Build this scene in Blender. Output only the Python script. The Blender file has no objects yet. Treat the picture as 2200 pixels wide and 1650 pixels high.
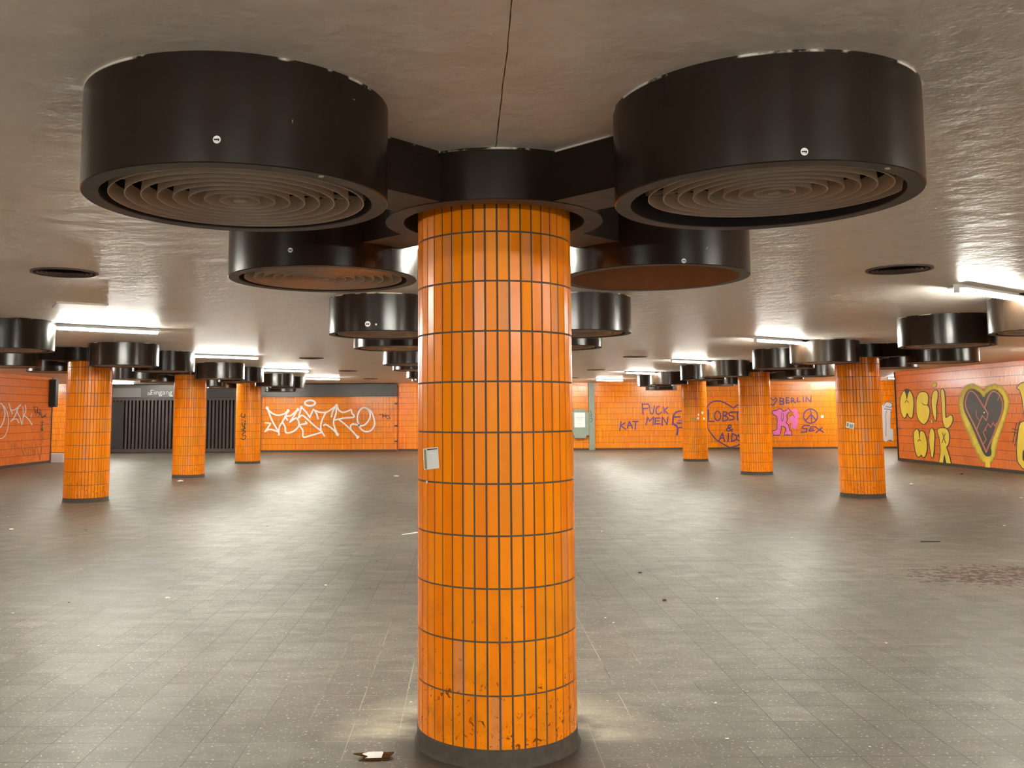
import bpy, bmesh, math, random
from mathutils import Vector, Matrix
random.seed(7)
SC = bpy.context.scene
COL = SC.collection
PI = math.pi

# ------------------------------------------------------------------ camera
F, PITCH, YAW, ROLL = 1942.998, 0.0942, -0.0065, -0.0049
SX, SY = -84.09, -122.94
CAM = Vector((-0.1484, -4.8675, 1.6779))
_xa = Vector((math.cos(YAW), math.sin(YAW), 0))
_ya = Vector((-math.sin(YAW), math.cos(YAW), 0))
_fw = _ya * math.cos(PITCH) + Vector((0, 0, math.sin(PITCH)))
_up = -_ya * math.sin(PITCH) + Vector((0, 0, math.cos(PITCH)))
RGT = _xa * math.cos(ROLL) + _up * math.sin(ROLL)
UPV = -_xa * math.sin(ROLL) + _up * math.cos(ROLL)
cd = bpy.data.cameras.new('camera')
cam = bpy.data.objects.new('camera', cd)
COL.objects.link(cam)
m = Matrix.Identity(4)
for i in range(3):
    m[i][0], m[i][1], m[i][2], m[i][3] = RGT[i], UPV[i], -_fw[i], CAM[i]
cam.matrix_world = m
cd.sensor_fit = 'HORIZONTAL'; cd.sensor_width = 36.0
cd.lens = F / 2200 * 36
cd.shift_x = -SX / 2200; cd.shift_y = SY / 2200
cd.clip_start = 0.05; cd.clip_end = 200
SC.camera = cam

# ------------------------------------------------------------------ light and exposure
w = bpy.data.worlds.new('world'); SC.world = w; w.use_nodes = True
w.node_tree.nodes['Background'].inputs[0].default_value = (0.9, 0.92, 1.0, 1)
w.node_tree.nodes['Background'].inputs[1].default_value = 0.07  # dim sky added as fill, entering by the open end behind the camera
SC.view_settings.view_transform = 'Standard'
SC.view_settings.look = 'None'
SC.view_settings.exposure = 3.36
SC.view_settings.gamma = 1.0
SC.view_settings.use_curve_mapping = False
TUBE_POWER = 42.0
TUBE_COLOR = (1.0, 0.985, 0.87, 1)

# ------------------------------------------------------------------ measures
H, HB, HC = 2.955, 2.551, 2.700          # ceiling, underside of drums, underside of collars
RD, RC = 0.613, 0.4135                   # drum and column radius
DX, DYF, DYB = 1.092, 1.16, 1.06
SPX, SPY = 7.566, 6.489                  # column grid
BASE, ROW, TW = 0.0786, 0.25, 0.0607     # plinth, tile course, tile width
XL, XR, YB, YBACKWALL = -14.7, 14.35, -10.0, 35.2
YLE, YRE = 27.0, 25.7                    # where the side walls end

def ray(px, py):
    X = (px - 1100 - SX) / F; U = -(py - 825 - SY) / F
    return _fw + RGT * X + UPV * U
def on(axis, val, px, py):
    r = ray(px, py); return CAM + r * ((val - CAM[axis]) / r[axis])
def floor_at(px, py, z=0.0): return on(2, z, px, py)

# ------------------------------------------------------------------ object helpers
def tag(o, label=None, cat=None, group=None, kind=None):
    if label: o['label'] = label
    if cat: o['category'] = cat
    if group: o['group'] = group
    if kind: o['kind'] = kind
    return o
def empty(name, loc, rz=0, **k):
    o = bpy.data.objects.new(name, None); COL.objects.link(o)
    o.location = loc; o.rotation_euler = (0, 0, rz); o.empty_display_size = 0.1
    return tag(o, **k)
def mk(name, bm, mats, parent=None, smooth=False, **k):
    me = bpy.data.meshes.new(name)
    bmesh.ops.recalc_face_normals(bm, faces=bm.faces[:]) if smooth != 'keep' else None
    bm.to_mesh(me); bm.free()
    for mm in (mats if isinstance(mats, (list, tuple)) else [mats]): me.materials.append(mm)
    if smooth is True:
        me.set_sharp_from_angle(angle=math.radians(40)) if hasattr(me, 'set_sharp_from_angle') else None
        for p in me.polygons: p.use_smooth = True
    o = bpy.data.objects.new(name, me); COL.objects.link(o)
    if parent: o.parent = parent
    return tag(o, **k)
def copy_tree(o, parent=None):
    c = o.copy(); COL.objects.link(c); c.parent = parent
    for ch in list(o.children): copy_tree(ch, c)
    return c
def box(bm, x0, x1, y0, y1, z0, z1, mi=0):
    v = [bm.verts.new(p) for p in ((x0,y0,z0),(x1,y0,z0),(x1,y1,z0),(x0,y1,z0),(x0,y0,z1),(x1,y0,z1),(x1,y1,z1),(x0,y1,z1))]
    for f in ((3,2,1,0),(4,5,6,7),(0,1,5,4),(1,2,6,5),(2,3,7,6),(3,0,4,7)):
        bm.faces.new([v[i] for i in f]).material_index = mi
    return v
def lathe(bm, prof, n=96, mis=None, closed=False, cx=0, cy=0, a0=0):
    """prof: (r, z) list, one material index per segment"""
    rings = []
    for r, z in prof:
        rings.append([bm.verts.new((cx + r*math.cos(a0 + 2*PI*i/n), cy + r*math.sin(a0 + 2*PI*i/n), z)) for i in range(n)])
    segs = len(prof) if closed else len(prof) - 1
    for s in range(segs):
        a, b = rings[s], rings[(s+1) % len(prof)]
        for i in range(n):
            f = bm.faces.new((a[i], a[(i+1) % n], b[(i+1) % n], b[i]))
            if mis: f.material_index = mis[s]
    return rings
def cyl_between(bm, p, q, r, n=12, mi=0, cap=True):
    p, q = Vector(p), Vector(q); d = (q - p).normalized()
    u = d.orthogonal().normalized(); v = d.cross(u)
    A = [bm.verts.new(p + (u*math.cos(2*PI*i/n) + v*math.sin(2*PI*i/n))*r) for i in range(n)]
    B = [bm.verts.new(q + (u*math.cos(2*PI*i/n) + v*math.sin(2*PI*i/n))*r) for i in range(n)]
    for i in range(n): bm.faces.new((A[i], A[(i+1)%n], B[(i+1)%n], B[i])).material_index = mi
    if cap:
        bm.faces.new(A[::-1]).material_index = mi; bm.faces.new(B).material_index = mi

# ------------------------------------------------------------------ material helper
class NT:
    def __init__(s, name):
        s.m = bpy.data.materials.new(name); s.m.use_nodes = True
        s.t = s.m.node_tree; s.t.nodes.clear()
        s.out = s.t.nodes.new('ShaderNodeOutputMaterial')
        s.b = s.t.nodes.new('ShaderNodeBsdfPrincipled')
        s.t.links.new(s.b.outputs[0], s.out.inputs[0])
    def n(s, kind, **k):
        nd = s.t.nodes.new('ShaderNode' + kind)
        for a, v in k.items(): setattr(nd, a, v)
        return nd
    def l(s, a, b): s.t.links.new(a, b)
    def put(s, sock, v):
        if hasattr(v, 'is_output') or hasattr(v, 'links'): s.l(v, sock)
        else: sock.default_value = v
    def math(s, op, a, b=0.0, c=0.0):
        nd = s.n('Math', operation=op)
        s.put(nd.inputs[0], a); s.put(nd.inputs[1], b); s.put(nd.inputs[2], c)
        return nd.outputs[0]
    def mix(s, f, a, b):
        nd = s.n('Mix', data_type='RGBA')
        s.put(nd.inputs[0], f)
        for sk, v in ((nd.inputs[6], a), (nd.inputs[7], b)):
            if isinstance(v, tuple): v = (v + (1,))[:4]
            s.put(sk, v)
        return nd.outputs[2]
    def ramp(s, f, lo, hi):
        nd = s.n('MapRange'); nd.clamp = True
        s.put(nd.inputs[0], f); nd.inputs[1].default_value = lo; nd.inputs[2].default_value = hi
        return nd.outputs[0]
    def comb(s, x, y, z):
        nd = s.n('CombineXYZ'); s.put(nd.inputs[0], x); s.put(nd.inputs[1], y); s.put(nd.inputs[2], z); return nd.outputs[0]
    def noise(s, vec, scale, detail=3.0, rough=0.55, dist=0.0):
        nd = s.n('TexNoise'); s.l(vec, nd.inputs['Vector'])
        nd.inputs['Scale'].default_value = scale; nd.inputs['Detail'].default_value = detail
        nd.inputs['Roughness'].default_value = rough; nd.inputs['Distortion'].default_value = dist
        return nd.outputs[0]
    def white(s, vec):
        nd = s.n('TexWhiteNoise', noise_dimensions='3D'); s.l(vec, nd.inputs['Vector']); return nd.outputs[0]
    def scale(s, vec, v):
        nd = s.n('VectorMath', operation='MULTIPLY'); s.l(vec, nd.inputs[0]); nd.inputs[1].default_value = v; return nd.outputs[0]
    def pos(s): return s.n('NewGeometry').outputs['Position']
    def obj(s): return s.n('TexCoord').outputs['Object']
    def xyz(s, vec):
        nd = s.n('SeparateXYZ'); s.l(vec, nd.inputs[0]); return nd.outputs
    def bump(s, h, strength=0.3, dist=0.01):
        nd = s.n('Bump'); s.put(nd.inputs['Height'], h); nd.inputs['Strength'].default_value = strength
        nd.inputs['Distance'].default_value = dist; s.l(nd.outputs[0], s.b.inputs['Normal'])
    def set(s, **k):
        for a, v in k.items():
            sk = s.b.inputs[a.replace('_', ' ')]
            if isinstance(v, tuple) and len(v) == 3: v = v + (1,)
            s.put(sk, v)
        return s

def plain(name, col, rough=0.5, metal=0.0, var=0.0, sc=8.0):
    t = NT(name); t.set(Roughness=rough, Metallic=metal)
    if var:
        n = t.noise(t.obj(), sc, 4)
        t.set(Base_Color=t.mix(n, tuple(c*(1-var) for c in col), tuple(min(1, c*(1+var)) for c in col)))
    else: t.set(Base_Color=col)
    return t.m

ORANGE = (0.80, 0.185, 0.004)
def tile_colour(t, idu, idv, rnd, pos, peach_at=0.95):
    """base colour of single glazed tiles"""
    wn = t.white(t.comb(idu, idv, rnd))
    wn2 = t.white(t.comb(idv, idu, t.math('ADD', rnd, 3.7)))
    batch = t.noise(t.comb(t.math('MULTIPLY', idu, 0.16), t.math('MULTIPLY', idv, 0.35), rnd), 1.0, 2)
    c = t.mix(wn2, (0.87, 0.212, 0.001), (0.95, 0.278, 0.002))
    c = t.mix(t.math('MULTIPLY', t.ramp(batch, 0.56, 0.62), 0.7), c, (0.74, 0.25, 0.008))
    c = t.mix(t.math('MULTIPLY', t.ramp(wn, peach_at, peach_at + 0.01), 0.75), c, (0.70, 0.26, 0.085))
    return c
def column_tile():
    t = NT('glazed_orange_tile'); o = t.obj(); X = t.xyz(o)
    ang = t.math('ARCTAN2', X[1], X[0])
    idu = t.math('FLOOR', t.math('ADD', t.math('DIVIDE', ang, 2*PI/43), 10.75 - 0.252 + 43))
    idv = t.math('FLOOR', t.math('DIVIDE', t.math('SUBTRACT', X[2], BASE), ROW))
    oi = t.n('ObjectInfo').outputs['Random']
    c = tile_colour(t, idu, idv, t.math('MULTIPLY', oi, 50.0), o)
    # scuffs and rust coloured chips, thick near the feet of passers-by
    low = t.math('POWER', t.ramp(X[2], 1.15, 0.0), 1.0)
    oo = t.n('VectorMath', operation='ADD'); t.l(o, oo.inputs[0]); t.l(t.comb(oi, oi, oi), oo.inputs[1])
    ov = oo.outputs[0]
    n1 = t.noise(ov, 26, 5, 0.7, 0.6)
    chips = t.ramp(t.math('ADD', n1, t.math('MULTIPLY', low, 0.165)), 0.735, 0.765)
    chips2 = t.ramp(t.noise(ov, 60, 3, 0.6, 1.0), 0.76, 0.79)
    grime = t.math('MULTIPLY', t.ramp(t.noise(ov, 7, 5, 0.7), 0.48, 0.75), t.math('MULTIPLY', low, 0.55))
    c = t.mix(grime, c, (0.30, 0.07, 0.004))
    c = t.mix(t.math('MULTIPLY', chips, 0.85), c, (0.09, 0.018, 0.006))
    c = t.mix(t.math('MULTIPLY', chips2, 0.6), c, (0.12, 0.03, 0.01))
    t.set(Base_Color=c, Roughness=t.math('ADD', 0.18, t.math('MULTIPLY', n1, 0.14)), Specular_IOR_Level=0.22)
    t.bump(t.noise(ov, 35, 2), 0.06, 0.01)
    return t.m
def grout_mat():
    t = NT('grey_grout'); n = t.noise(t.obj(), 30, 4)
    t.set(Base_Color=t.mix(n, (0.065, 0.047, 0.034), (0.13, 0.100, 0.076)), Roughness=0.9); return t.m
def wall_tile(name, axis, dirt=0.4, red=0.0):
    """split tiles laid upright in straight courses, on a flat wall along x (0) or y (1)"""
    t = NT(name); p = t.pos(); X = t.xyz(p)
    u = t.math('DIVIDE', t.math('ADD', X[axis], 100.0), TW); v = t.math('DIVIDE', t.math('SUBTRACT', X[2], BASE), ROW)
    idu = t.math('FLOOR', u); idv = t.math('FLOOR', v)
    fu = t.math('FRACT', u); fv = t.math('FRACT', v)
    gu = t.math('LESS_THAN', t.math('ABSOLUTE', t.math('SUBTRACT', fu, 0.5)), 0.415)
    gv = t.math('LESS_THAN', t.math('ABSOLUTE', t.math('SUBTRACT', fv, 0.5)), 0.478)
    tile = t.math('MULTIPLY', gu, gv)
    c = tile_colour(t, idu, idv, 2.0 + axis, p, 0.97)
    if red: c = t.mix(red, c, (0.95, 0.215, 0.060))
    gr = t.math('MULTIPLY', t.ramp(t.noise(p, 0.9, 5, 0.65), 0.5, 0.72), dirt)
    c = t.mix(gr, c, (0.62, 0.115, 0.010))
    ch = t.ramp(t.noise(p, 9, 5, 0.7, 0.5), 0.72, 0.75)
    c = t.mix(t.math('MULTIPLY', ch, 0.5), c, (0.12, 0.03, 0.01))
    c = t.mix(tile, (0.10, 0.030, 0.012), c)
    rnd = t.white(t.comb(idu, idv, 9.0))
    t.set(Base_Color=c, Roughness=t.math('ADD', t.math('MULTIPLY', t.math('SUBTRACT', 1.0, tile), 0.5), 0.22), Specular_IOR_Level=0.35)
    # every tile sits at a very slightly different tilt
    h = t.math('ADD', t.math('MULTIPLY', tile, 0.35), t.math('MULTIPLY', t.math('MULTIPLY', fu, rnd), 0.25))
    t.bump(h, 0.25, 0.01)
    return t.m
def floor_mat():
    t = NT('stone_floor_tiles'); p = t.pos(); X = t.xyz(p); S = 0.2525
    u = t.math('DIVIDE', t.math('ADD', X[0], 50*S + 0.011), S); v = t.math('DIVIDE', t.math('ADD', X[1], 100*S + 0.296), S)
    idu = t.math('FLOOR', u); idv = t.math('FLOOR', v)
    du = t.math('ABSOLUTE', t.math('SUBTRACT', t.math('FRACT', u), 0.5)); dv = t.math('ABSOLUTE', t.math('SUBTRACT', t.math('FRACT', v), 0.5))
    wob = t.math('MULTIPLY', t.noise(p, 14, 2), 0.008)
    ju = t.math('GREATER_THAN', du, t.math('SUBTRACT', 0.4935, wob)); jv = t.math('GREATER_THAN', dv, t.math('SUBTRACT', 0.4945, wob))
    joint = t.math('MAXIMUM', ju, jv)
    rnd = t.white(t.comb(idu, idv, 1.0))
    big = t.noise(p, 0.35, 4, 0.6)
    mid = t.noise(t.scale(p, (1.0, 2.2, 1.0)), 2.6, 6, 0.65, 0.3)
    fine = t.noise(p, 70, 3, 0.7)
    c = t.mix(rnd, (0.128, 0.116, 0.093), (0.150, 0.136, 0.110))
    c = t.mix(t.ramp(mid, 0.35, 0.7), c, (0.096, 0.084, 0.067))
    c = t.mix(t.math('MULTIPLY', t.ramp(big, 0.45, 0.65), 0.4), c, (0.14, 0.098, 0.082))
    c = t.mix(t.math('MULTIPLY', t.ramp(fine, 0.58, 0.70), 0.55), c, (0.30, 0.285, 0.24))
    c = t.mix(t.math('MULTIPLY', t.ramp(t.noise(p, 52, 2, 0.5), 0.645, 0.675), 0.6), c, (0.55, 0.53, 0.48))  # mineral flecks, raised to paint the floor's sparkle into the colour
    # joints: pale cement sweepings near the first pillar, dark further out
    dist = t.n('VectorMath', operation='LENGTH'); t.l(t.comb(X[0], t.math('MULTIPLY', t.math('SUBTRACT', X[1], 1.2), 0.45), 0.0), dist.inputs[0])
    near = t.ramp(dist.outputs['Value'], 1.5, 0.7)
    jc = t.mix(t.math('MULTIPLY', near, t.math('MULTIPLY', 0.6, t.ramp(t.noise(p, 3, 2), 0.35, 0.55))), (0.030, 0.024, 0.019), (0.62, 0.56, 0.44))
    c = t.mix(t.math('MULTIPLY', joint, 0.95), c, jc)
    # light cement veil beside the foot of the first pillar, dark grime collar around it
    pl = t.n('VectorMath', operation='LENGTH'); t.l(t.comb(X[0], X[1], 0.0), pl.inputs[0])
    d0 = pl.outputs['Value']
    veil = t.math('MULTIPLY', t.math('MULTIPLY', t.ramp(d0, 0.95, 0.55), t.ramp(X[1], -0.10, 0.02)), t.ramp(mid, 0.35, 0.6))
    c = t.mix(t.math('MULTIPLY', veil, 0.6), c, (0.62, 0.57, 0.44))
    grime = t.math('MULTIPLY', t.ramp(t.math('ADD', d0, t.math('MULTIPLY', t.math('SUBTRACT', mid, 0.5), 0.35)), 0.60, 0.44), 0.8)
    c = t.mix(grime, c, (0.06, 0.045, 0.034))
    # reddish brown spill to the right
    sx = t.math('DIVIDE', t.math('SUBTRACT', X[0], 5.6), 1.55); sy = t.math('DIVIDE', t.math('SUBTRACT', X[1], 4.45), 0.75)
    sd = t.n('VectorMath', operation='LENGTH'); t.l(t.comb(sx, sy, 0.0), sd.inputs[0])
    sp = t.math('MULTIPLY', t.ramp(sd.outputs['Value'], 1.0, 0.55), 0.13)
    vor = t.noise(t.scale(p, (1.0, 0.8, 1.0)), 13, 4, 0.65)
    spill = t.ramp(t.math('ADD', vor, sp), 0.60, 0.63)
    spill = t.math('MULTIPLY', spill, t.ramp(sd.outputs['Value'], 1.05, 0.95))
    c = t.mix(t.math('MULTIPLY', spill, 0.9), c, (0.060, 0.030, 0.025))
    rg = t.math('ADD', 0.40, t.math('MULTIPLY', mid, 0.20))
    rg = t.math('SUBTRACT', rg, t.math('MULTIPLY', rnd, 0.05))
    t.set(Base_Color=c, Roughness=rg, Specular_IOR_Level=t.math('SUBTRACT', 0.40, t.math('MULTIPLY', spill, 0.3)))
    h = t.math('ADD', t.math('MULTIPLY', fine, 1.3), t.math('MULTIPLY', t.noise(p, 5, 4), 2.2))
    h = t.math('SUBTRACT', h, t.math('MULTIPLY', joint, 0.5))
    t.bump(h, 0.28, 0.004)
    return t.m
def ceiling_mat():
    t = NT('painted_ceiling'); p = t.pos(); X = t.xyz(p)
    n = t.noise(p, 0.6, 5, 0.6); mid = t.noise(p, 4, 5, 0.6)
    c = t.mix(n, (0.77, 0.70, 0.62), (0.84, 0.77, 0.69))
    c = t.mix(t.math('MULTIPLY', t.ramp(mid, 0.55, 0.8), 0.25), c, (0.40, 0.33, 0.27))
    # black cracks: the long slab joint over the first pillar and crosswise joints
    wob = t.math('MULTIPLY', t.math('SUBTRACT', t.noise(p, 2.5, 3), 0.5), 0.012)
    br = t.math('MULTIPLY', t.noise(p, 6, 2), 0.0048)
    j1 = t.math('MULTIPLY', t.math('LESS_THAN', t.math('ABSOLUTE', t.math('ADD', X[0], t.math('ADD', wob, 0.004))), br), t.math('LESS_THAN', X[1], 3.0))
    fy = t.math('FRACT', t.math('DIVIDE', t.math('ADD', X[1], 6.489*10 + 0.20), 6.489))
    j2 = t.math('MULTIPLY', t.math('LESS_THAN', t.math('ABSOLUTE', t.math('SUBTRACT', fy, 0.97)), 0.0009), t.math('MULTIPLY', 0.45, t.math('GREATER_THAN', X[1], 3.0)))
    c = t.mix(t.math('MAXIMUM', j1, j2), c, (0.012, 0.008, 0.006))
    marks = t.math('MULTIPLY', t.ramp(t.noise(t.scale(p, (1.0, 1.6, 1.0)), 7, 4, 0.55, 1.2), 0.745, 0.765), 0.8)
    c = t.mix(marks, c, (0.05, 0.038, 0.030))
    t.set(Base_Color=c, Roughness=0.42, Specular_IOR_Level=0.36)
    h = t.math('ADD', t.math('MULTIPLY', t.noise(p, 3.2, 4, 0.6), 1.0), t.math('MULTIPLY', t.noise(p, 11, 3), 0.2))
    t.bump(h, 0.75, 0.018)
    return t.m
def drum_mat():
    t = NT('dark_brown_enamel'); o = t.obj(); X = t.xyz(o)
    oi = t.n('ObjectInfo').outputs['Random']
    oo = t.n('VectorMath', operation='ADD'); t.l(o, oo.inputs[0]); t.l(t.comb(oi, t.math('MULTIPLY', oi, 7.0), oi), oo.inputs[1]); ov = oo.outputs[0]
    n = t.noise(ov, 3, 4)
    c = t.mix(n, (0.014, 0.0085, 0.0052), (0.021, 0.013, 0.0080))
    chip = t.ramp(t.noise(ov, 19, 5, 0.65, 0.8), 0.735, 0.75)
    c = t.mix(chip, c, (0.34, 0.26, 0.18))
    # torn filler and white paint along the joint with the ceiling
    top = t.math('MULTIPLY', t.ramp(X[2], H - 0.011, H - 0.006), t.ramp(t.noise(ov, 5, 4), 0.50, 0.56))
    c = t.mix(top, c, (0.62, 0.56, 0.48))
    t.set(Base_Color=c, Roughness=t.math('ADD', 0.17, t.math('MULTIPLY', n, 0.12)), Specular_IOR_Level=0.30)
    t.bump(t.noise(ov, 9, 3), 0.05, 0.01)
    return t.m
M = dict(
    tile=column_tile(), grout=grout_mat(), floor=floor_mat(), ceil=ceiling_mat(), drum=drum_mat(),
    rim=plain('dusty_brown_rim', (0.095, 0.078, 0.066), 0.6, var=0.45, sc=9),
    duct_inside=plain('brown_duct_lining', (0.22, 0.115, 0.05), 0.75, var=0.15),
    dark_inside=plain('dark_duct_lining', (0.012, 0.010, 0.008), 0.9, var=0.1),  # near-black inner faces of drums, collars and vents
    louvre=plain('cream_louvre_enamel', (0.50, 0.41, 0.31), 0.55, var=0.16, sc=14),
    plinth=plain('mortar_plinth', (0.075, 0.058, 0.043), 0.9, var=0.5, sc=22),
    wall_x=wall_tile('orange_wall_tiles', 0, 0.35), wall_y=wall_tile('orange_side_wall_tiles', 1, 0.6, 0.62),
    white=plain('white_batten', (0.75, 0.76, 0.74), 0.45), brown=plain('brown_steel', (0.060, 0.042, 0.038), 0.5, var=0.1),
    brown_d=plain('dark_gate_interior', (0.05, 0.028, 0.022), 0.9, var=0.3, sc=1.2),
    fascia=plain('anthracite_panel', (0.050, 0.043, 0.041), 0.4, var=0.12, sc=2),
    fascia_l=plain('pale_grey_panel', (0.16, 0.145, 0.14), 0.45),
    greygreen=plain('grey_green_paint', (0.20, 0.24, 0.19), 0.5, var=0.1),
    paper=plain('white_paper', (0.80, 0.80, 0.77), 0.8), ink=plain('black_ink', (0.02, 0.02, 0.02), 0.7),
    p_white=plain('white_paint', (0.85, 0.83, 0.82), 0.5), p_black=plain('black_paint', (0.018, 0.014, 0.012), 0.5),
    p_faint=plain('thin_brown_marker', (0.20, 0.075, 0.03), 0.5), p_purple=plain('purple_paint', (0.115, 0.030, 0.125), 0.5, var=0.3, sc=60),
    p_yellow=plain('yellow_paint', (0.86, 0.64, 0.03), 0.5, var=0.16, sc=4), p_pink=plain('pink_paint', (0.72, 0.145, 0.42), 0.5, var=0.1, sc=6),
    p_salmon=plain('salmon_paint', (0.52, 0.15, 0.09), 0.5), p_grey=plain('pale_grey_paint', (0.62, 0.58, 0.60), 0.5, var=0.1, sc=5),
    p_wgrey=plain('faded_white_paint', (0.66, 0.58, 0.54), 0.5),
    olive=plain('olive_print', (0.22, 0.22, 0.05), 0.6), lit_floor=plain('lit_floor_tone', (0.62, 0.56, 0.56), 0.5, var=0.08),
    box_dark=plain('black_casing', (0.022, 0.022, 0.021), 0.45, var=0.1), steel=plain('pale_steel', (0.42, 0.40, 0.41), 0.35, 0.3),
    vent=plain('brown_vent_metal', (0.075, 0.045, 0.036), 0.5, var=0.2), crumb=plain('dark_crumb', (0.02, 0.017, 0.015), 0.8),
)
t = NT('brown_bottle_glass'); t.set(Base_Color=(0.16, 0.07, 0.015), Roughness=0.08, Transmission_Weight=0.55, IOR=1.5); M['glass'] = t.m
t = NT('lit_tube'); t.set(Base_Color=(1, 1, 1), Emission_Color=TUBE_COLOR, Emission_Strength=TUBE_POWER); M['tube'] = t.m
def spray(name, col):
    t = NT(name); at = t.n('Attribute', attribute_name='cover'); p = t.pos()
    n = t.noise(p, 7, 5, 0.75); n2 = t.noise(p, 1.6, 3)
    a = t.ramp(t.math('ADD', at.outputs['Fac'], t.math('MULTIPLY', t.math('SUBTRACT', n, 0.5), 0.7)), 0.15, 0.75)
    t.set(Base_Color=t.mix(t.ramp(n2, 0.4, 0.65), col, tuple(c*0.75 for c in col)), Roughness=0.6, Alpha=a)
    return t.m
M['spray_y'] = spray('sprayed_yellow_mist', (0.88, 0.72, 0.06)); M['spray_k'] = spray('sprayed_black_mist', (0.04, 0.04, 0.015))

# ------------------------------------------------------------------ setting
def wall(name, x0, x1, y0, y1, z0, z1, mat, kind='structure', parent=None):
    bm = bmesh.new(); box(bm, x0, x1, y0, y1, z0, z1); return mk(name, bm, mat, parent, kind=kind)
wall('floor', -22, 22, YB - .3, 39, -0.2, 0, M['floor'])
wall('ceiling', -22, 22, YB - .3, 39, H, H + 0.2, M['ceil'])
w_right = wall('wall_right', XR, XR + 0.35, YB, YRE, 0, H, [M['wall_y']])
w_left = wall('wall_left', XL - 0.35, XL, YB, YLE, 0, H, [M['wall_y']])
w_back = wall('wall_back', -3.2, 22, YBACKWALL, YBACKWALL + 0.4, 0, H, [M['wall_x']])
wall('wall_far_right', 21.5, 21.9, YRE, YBACKWALL, 0, H, M['wall_y'])
wall('wall_far_left', -21.9, -21.5, YLE, 39, 0, H, M['wall_y'])
wall('wall_behind_gate', -21.5, -3.3, 38.4, 38.8, 0, H, M['brown_d'])
wall('wall_recess_left', -21.5, -16.0, 33.6, 34.0, 0, H, M['wall_x'])
for nm, a in dict(baseboard_right=(XR-.02, XR, YB, YRE, 0, BASE), baseboard_left=(XL, XL+.02, YB, YLE, 0, BASE),
                  baseboard_back=(-3.2, 21.5, YBACKWALL-.02, YBACKWALL, 0, BASE), baseboard_recess=(-21.5, -16.0, 33.58, 33.6, 0, BASE)).items():
    wall(nm, *a, M['plinth'])
wall('trim_1', XR - 0.03, XR + 0.36, YRE, YRE + 0.04, 0, H, M['box_dark'])
wall('trim_2', XL - 0.36, XL + 0.02, YLE, YLE + 0.05, 0, H, M['brown'])

# back left: tiled infill with dark fascia above, gate beside it
YP = 34.75
def bx(px, y): return on(1, y, px, 900).x
xm0, xm1 = bx(562, YP), -3.22
w_inf = wall('wall_infill', xm0, xm1, YP, YP + 0.5, 0, 2.43, [M['wall_x']])
wall('baseboard_infill', xm0, xm1, YP - .02, YP, 0, BASE, M['plinth'])
xg0 = bx(238, YP)
bm = bmesh.new(); box(bm, xg0, xm1, YP - 0.12, YP + 0.38, 2.38, H - 0.03)
fas = mk('trim_3', bm, M['fascia'], kind='structure')
bm = bmesh.new(); box(bm, bx(243, YP), bx(304, YP), YP - 0.135, YP - 0.12, 2.40, 2.80)
mk('fascia_panel', bm, M['fascia_l'], fas, label='pale grey panel')
cu = bpy.data.curves.new('sign_lettering', 'FONT'); cu.body = 'Eingang I'; cu.size = 1.0; cu.extrude = 0.01
to = bpy.data.objects.new('tmp', cu); COL.objects.link(to)
me = bpy.data.meshes.new_from_object(to.evaluated_get(bpy.context.evaluated_depsgraph_get())); bpy.data.objects.remove(to)
xs = [v.co.x for v in me.vertices]; ys = [v.co.y for v in me.vertices]
tx0, tx1 = bx(324, YP), bx(378, YP)
sxs = (tx1 - tx0) / (max(xs) - min(xs)); hcap = 0.21
for v in me.vertices:
    x, y, z = v.co
    v.co = (tx0 + (x - min(xs)) * sxs, YP - 0.13 - z * 0.3, on(1, YP, 340, 848).z + y * hcap / 0.70)
me.materials.append(M['paper'])
so = bpy.data.objects.new('sign_lettering', me); COL.objects.link(so); so.parent = fas; so['label'] = 'white lettering Eingang'
for pxa, pya in ((320, 845), (368, 849)):
    bm = bmesh.new(); c = on(1, YP - 0.13, pxa, pya)
    for a, b in (((-.05, .06), (.06, -.05)), ((-.06, -.05), (.06, -.06)), ((-.06, .0), (-.05, -.06))):
        cyl_between(bm, c + Vector((a[0], 0, a[1])), c + Vector((b[0], 0, b[1])), 0.014, 6)
    mk('sign_arrow', bm, M['paper'], fas)
# hinges at the right edge of the infill
for py in (867, 915, 948):
    c = on(1, YP - .02, 852, py); bm = bmesh.new(); box(bm, c.x - .09, c.x + .05, YP - .04, YP, c.z - .035, c.z + .035)
    cyl_between(bm, (c.x + .05, YP - .04, c.z - .05), (c.x + .05, YP - .04, c.z + .05), 0.02, 8)
    mk('hinge', bm, M['box_dark'], w_inf)

# gate of upright slats
gate = empty('slatted_gate', ((xg0 + xm0) / 2, YP, 0), label='wide dark brown gate of upright steel slats under the Eingang sign', cat='gate')
gx, gy = gate.location.x, gate.location.y
def rel(bm, o):
    for v in bm.verts: v.co -= o.location
bm = bmesh.new()
box(bm, xg0, xm0, YP - .05, YP + .05, 2.26, 2.38); box(bm, xg0, xm0, YP - .05, YP + .05, 0.02, 0.16)
box(bm, xg0, xg0 + .10, YP - .05, YP + .05, 0.16, 2.26); box(bm, xm0 - .10, xm0, YP - .05, YP + .05, 0.16, 2.26)
xmid = bx(380, YP); box(bm, xmid - .05, xmid + .05, YP - .05, YP + .05, 0.16, 2.26)
rel(bm, gate); mk('gate_frame', bm, M['brown'], gate)
for (a, b) in ((xg0 + .10, xmid - .05), (xmid + .05, xm0 - .10)):
    bm = bmesh.new(); x = a + 0.06
    while x < b - .09:
        box(bm, x, x + .085, YP - .03, YP + .03, .16, 2.26); x += .159
    rel(bm, gate); mk('slat_panel', bm, M['brown'], gate)
bm = bmesh.new(); box(bm, xg0 + .1, bx(266, YP), YP - .045, YP - .03, 0.18, 2.2); rel(bm, gate)
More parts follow.
